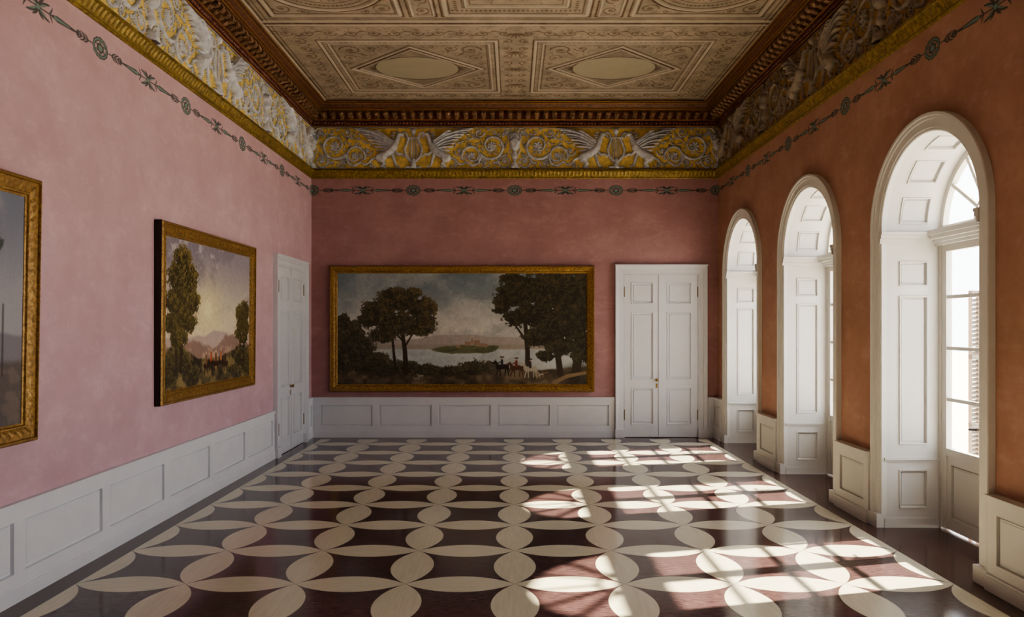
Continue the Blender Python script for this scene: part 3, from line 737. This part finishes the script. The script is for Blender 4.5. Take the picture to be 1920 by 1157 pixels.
def wide():
    h,w=340,760; X,Y=np.meshgrid(np.linspace(633,1102,w),np.linspace(511,722,h))
    n=fbm(h,w,5,9,31,5); n2=fbm(h,w,14,22,41,4)
    t=sm(Y,511,640)[...,None]; img=np.array([122,134,142])*(1-t)+np.array([212,206,196])*t
    cl=sm(n+.22*np.exp(-((X-850)/150)**2)-.1*(Y<560),.44,.76)
    img=mixc(img,cl*.4,(204,200,194)); img=mixc(img,sm(.5-n,.02,.2)*.3,(108,118,128)); img=img*(.93+.14*n2[...,None])
    ht=637-10*np.exp(-((X-880)/45)**2)-7*np.exp(-((X-820)/30)**2)-5*np.exp(-((X-960)/40)**2)-6*(n-.5)
    img=mixc(img,sm(Y,ht-1,ht+1)*.85,(172,158,152))
    img=mixc(img,sm(Y,645,648),(164,154,142))
    wt=sm(Y,654,657); img=mixc(img,wt,(190,194,194)); img=mixc(img,wt*sm(n2,.45,.7)*.4,(156,164,166))
    isl=1-np.sqrt(((X-868)/62)**2+((Y-656)/9)**2)+(n2-.5)*.5; img=mixc(img,sm(isl,0,.12),(112,112,84))
    for bx,by,bw,bh in ((878,645,9,5),(895,643,10,6),(886,640,3,6),(905,647,8,4),(860,650,7,3),(912,648,5,4)):
        img=mixc(img,((abs(X-bx)<bw/2*1.2)&(abs(Y-by)<bh/1.3)).astype(float),(160,132,110))
    img=foliage(img,X,Y,[(840,656,20,5),(905,657,24,5),(925,652,12,5)],71,(84,88,68),(132,130,92),cell=24)
    gy=690+5*np.sin(X/38)+8*(n-.5)+8*np.exp(-((X-650)/50)**2)*-1
    img=mixc(img,sm(Y,gy-2,gy+3),(98,84,68)); g=sm(Y,gy,gy+2)
    img=mixc(img,g*sm(n2,.5,.68)*.6,(142,122,98)); img=mixc(img,g*sm(.5-n2,.0,.2)*.7,(62,54,46))
    DK=(56,52,44)
    img=foliage(img,X,Y,[(655,625,34,30),(640,660,30,45),(670,655,38,34),(690,680,45,24),(720,690,40,20),(755,690,40,14),(800,694,34,12),(845,697,30,11),(890,690,28,16),(922,690,20,14),(645,600,14,12)],51,DK,(112,100,74),cell=16,lx=.3)
    TR=(64,52,42)
    img=line(img,X,Y,[(762,700),(760,660),(756,630),(750,605)],5,2.5,TR); img=line(img,X,Y,[(760,650),(778,620)],2,1,TR); img=line(img,X,Y,[(757,640),(728,610)],2,1,TR)
    img=line(img,X,Y,[(742,695),(738,650),(735,625)],3,1.5,TR)
    img=foliage(img,X,Y,[(750,562,42,24),(712,582,36,24),(790,578,30,26),(744,606,44,26),(720,628,28,16),(784,616,32,16),(696,600,24,16),(774,550,20,12),(798,602,24,16),(690,585,14,10),(735,548,18,10)],61,DK,(130,114,78),cell=14,lx=.5)
    for p,r0,r1 in (([(990,700),(990,660),(986,610),(980,570)],5,3),([(1052,705),(1046,660),(1050,600),(1040,560)],6,4),([(1080,712),(1086,650),(1078,590)],9,6),([(988,640),(960,600)],2.4,1.2)):
        img=line(img,X,Y,p,r0,r1,TR)
    img=foliage(img,X,Y,[(1040,545,70,46),(985,540,50,30),(955,560,32,22),(1085,560,50,60),(960,522,26,14),(1000,590,46,28),(1060,605,60,38),(965,595,26,16),(1012,632,36,20),(1095,650,30,36),(948,545,18,12),(1050,648,34,20),(1025,668,20,12),(940,580,16,10)],81,(50,46,38),(100,88,64),cell=14,lx=-.5)
    img=mixc(img,sm(Y,676,694)*sm(X,1035,1085)*.6,(62,54,46))
    img=line(img,X,Y,[(1040,718),(1065,706),(1098,700)],4,3,(138,116,90))
    img=mixc(img,np.exp(-(((X-962)/38)**2+((Y-694)/12)**2))*.8,(140,126,108))
    for bx,by,c,rc in ((943,689,(44,36,32),(58,54,62)),(970,691,(84,56,42),(124,60,48)),(996,693,(176,166,150),(66,56,52))):
        img=line(img,X,Y,[(bx-8,by),(bx+8,by-1)],4.6,4.2,c); img=line(img,X,Y,[(bx-9,by-2),(bx-13,by-9),(bx-18,by-7)],2.8,1.5,c)
        for lx_,dx in ((-8,-4),(-5,1),(6,-1),(9,3)): img=line(img,X,Y,[(bx+lx_,by+3),(bx+lx_+dx,by+16)],1.4,.8,c)
        img=line(img,X,Y,[(bx+9,by-1),(bx+14,by+8)],1.4,.7,c)
        img=line(img,X,Y,[(bx-1,by-4),(bx-1,by-13)],2.5,2.1,rc); img=line(img,X,Y,[(bx-1,by-16.5),(bx-1,by-17)],1.7,1.6,(176,144,120)); img=line(img,X,Y,[(bx-1,by-11),(bx-8,by-8)],1.1,.9,rc); img=line(img,X,Y,[(bx-4,by-19),(bx+2,by-19)],1.0,1.0,(36,32,30))
    for dx_,dy_,c in ((1016,703,(166,156,140)),(1024,700,(120,92,68)),(1010,706,(150,134,112)),(790,706,(150,144,130)),(782,711,(134,126,112))):
        img=line(img,X,Y,[(dx_-4,dy_),(dx_+4,dy_-1)],1.7,1.4,c); img=line(img,X,Y,[(dx_-4,dy_),(dx_-7,dy_-4)],1.1,.9,c)
        for q in (-3,3): img=line(img,X,Y,[(dx_+q,dy_),(dx_+q,dy_+6)],.6,.4,c)
    return img*(.95+.1*fbm(h,w,60,120,7,2)[...,None])
picture('very wide gilt-framed landscape with dark trees, lake and riders',lambda u,w,z:(u,YB-.005-w,z),-3.42,1.52,.86,3.21,.14,.10,None,(-.95,YB,.86),wide(),1,.035)
def tall():
    h,w=340,476; X,Y=np.meshgrid(np.linspace(0,140,w),np.linspace(0,100,h))
    n=fbm(h,w,4,6,131,5); n2=fbm(h,w,14,20,141,4)
    t=sm(Y,0,66)[...,None]; img=np.array([160,152,164])*(1-t)+np.array([236,220,192])*t
    cl=sm(n-.004*(Y-20),.42,.62)*sm(60-Y,0,30); img=mixc(img,cl*.65,(136,128,140)); img=mixc(img,sm(n2*.5+n*.5,.55,.68)*sm(50-Y,0,20)*.7,(214,204,210))
    g=np.exp(-(((X-62)/26)**2+((Y-48)/20)**2)); img=mixc(img,g*.8,(248,230,176)); g=np.exp(-(((X-62)/8)**2+((Y-46)/7)**2)); img=mixc(img,g,(255,246,200))
    ht=66-3*np.exp(-((X-80)/14)**2)-2*(n-.5)*4; img=mixc(img,sm(Y,ht-1,ht+1)*.8,(196,172,170))
    ht=71+3*np.sin(X/9)-6*(n2-.5)-4*np.exp(-((X-105)/18)**2); img=mixc(img,sm(Y,ht-1,ht+1.5)*.85,(156,126,114))
    img=mixc(img,sm(Y,72,76)*sm(n2,.5,.62)*.7,(206,176,152))
    gy=80-8*np.exp(-((X-15)/22)**2)-7*np.exp(-((X-130)/22)**2)+4*(n-.5)*2
    img=mixc(img,sm(Y,gy-1,gy+2),(106,92,66)); gm=sm(Y,gy,gy+1); img=mixc(img,gm*sm(n2,.5,.65)*.7,(166,146,98)); img=mixc(img,gm*sm(.5-n2,.0,.15)*.8,(60,52,44))
    img=foliage(img,X,Y,[(20,82,16,9),(8,86,16,12),(40,90,12,5),(124,84,14,8),(136,88,14,10),(108,92,10,4)],151,(58,52,36),(146,130,80),cell=18,lx=.5)
    for p,a,b in (([(22,88),(23,60),(25,35),(24,20)],1.7,.8),([(16,90),(15,60),(17,42)],1.3,.6),([(121,86),(121,62),(120,50)],1.0,.5),([(128,86),(129,64),(130,52)],1.0,.5),([(24,50),(34,38)],.7,.4),([(23,56),(10,45)],.7,.4)):
        img=line(img,X,Y,p,a*1.2,b*1.2,(68,54,42))
    img=foliage(img,X,Y,[(24,14,13,10),(18,26,17,11),(34,24,14,10),(26,36,19,11),(12,42,13,10),(38,42,12,9),(24,52,17,10),(10,56,11,8),(34,56,12,7),(20,66,13,7)],161,(66,58,36),(160,140,80),cell=16,lx=.6)
    img=foliage(img,X,Y,[(120,48,9,8),(130,46,10,10),(124,57,12,8),(133,60,8,8),(118,64,8,5),(128,68,10,6)],171,(68,60,38),(156,136,76),cell=20,lx=-.5)
    for bx,by,c in ((68,82,(190,84,56)),(76,83,(110,64,46)),(85,82,(206,124,80)),(60,84,(140,96,68)),(93,84,(84,54,44))):
        img=line(img,X,Y,[(bx-2.4,by+3),(bx+3,by+3)],2.0,1.8,(74,50,38)); img=line(img,X,Y,[(bx,by+1),(bx,by-4)],1.4,1.1,c); img=line(img,X,Y,[(bx,by-6),(bx,by-6.3)],.9,.9,(224,184,150))
        for q in (-2.4,2.4): img=line(img,X,Y,[(bx+q,by+3),(bx+q,by+8.5)],.6,.5,(62,44,34))
    return img*(.95+.1*fbm(h,w,60,90,7,2)[...,None])
def leanmap(k):
    return lambda u,w,z:(XL+w+.001+np.where(np.asarray(w)>.012,.012+.035*(z-1.23)/2.0*k,0.0),u,z)
picture('gilt-framed sunset landscape with tall feathery trees and travellers',leanmap(.5),7.81,10.66,1.24,3.21,.15,.07,None,(XL,9.2,1.24),tall(),1,.02)
def dusk():
    h,w=220,300; X,Y=np.meshgrid(np.linspace(0,140,w),np.linspace(0,100,h)); n=fbm(h,w,4,6,231,5); n2=fbm(h,w,14,20,241,4)
    t=sm(Y,0,60)[...,None]; img=np.array([124,128,146])*(1-t)+np.array([172,170,178])*t
    img=mixc(img,sm(n,.45,.65)*.6*sm(65-Y,0,20),(166,164,174)); ht=60-2*np.sin(X/8)-6*(n-.5); img=mixc(img,sm(Y,ht-1,ht+1)*.8,(128,124,134))
    img=mixc(img,sm(Y,70+3*(n-.5),74),(104,96,94)); img=mixc(img,sm(Y,72,76)*sm(n2,.48,.62)*.6,(134,120,110))
    img=foliage(img,X,Y,[(10,40,20,20),(22,58,16,12),(10,70,20,14)],251,(50,50,40),(104,98,70),cell=16)
    img=foliage(img,X,Y,[(120,22,8,4),(113,25,7,4)],252,(72,74,76),(108,110,108),cell=20)
    img=line(img,X,Y,[(12,90),(13,50)],2,1,(56,46,40)); img=line(img,X,Y,[(128,78),(128,48)],.4,.3,(60,56,56))
    return img
picture('gilt-framed grey-blue dusk landscape hung near the window end',leanmap(1),2.92,5.79,1.20,3.22,.15,.07,None,(XL,4.3,1.2),dusk(),1,.02)

# ============================================================ LIGHT
W=bpy.data.worlds.new('World'); bpy.context.scene.world=W; W.use_nodes=True
bg=W.node_tree.nodes['Background']; bg.inputs[0].default_value=(.92,.95,1,1); bg.inputs[1].default_value=7.0
sd=bpy.data.lights.new('sun','SUN'); sd.energy=38; sd.angle=math.radians(1.0); sd.color=(1,.88,.64)
so=bpy.data.objects.new('sun',sd); COL.objects.link(so); so["label"]='warm afternoon sun through the arched windows'; so["category"]='light'
d=Vector((-1.13,-.27,-1)); so.rotation_euler=d.to_track_quat('-Z','Y').to_euler(); so.location=(12,12,10)
# ============================================================ CAMERA
cd=bpy.data.cameras.new('Camera'); cam=bpy.data.objects.new('Camera',cd); COL.objects.link(cam)
cd.sensor_width=36; cd.lens=36*1391/1920; cd.shift_x=-2/1920; cd.shift_y=32.5/1920; cam.location=(0,0,EYE); cam.rotation_euler=(PI/2,0,0)
bpy.context.scene.camera=cam
vs=bpy.context.scene.view_settings
vs.view_transform='AgX'; vs.look='AgX - Medium High Contrast'; vs.exposure=-0.06
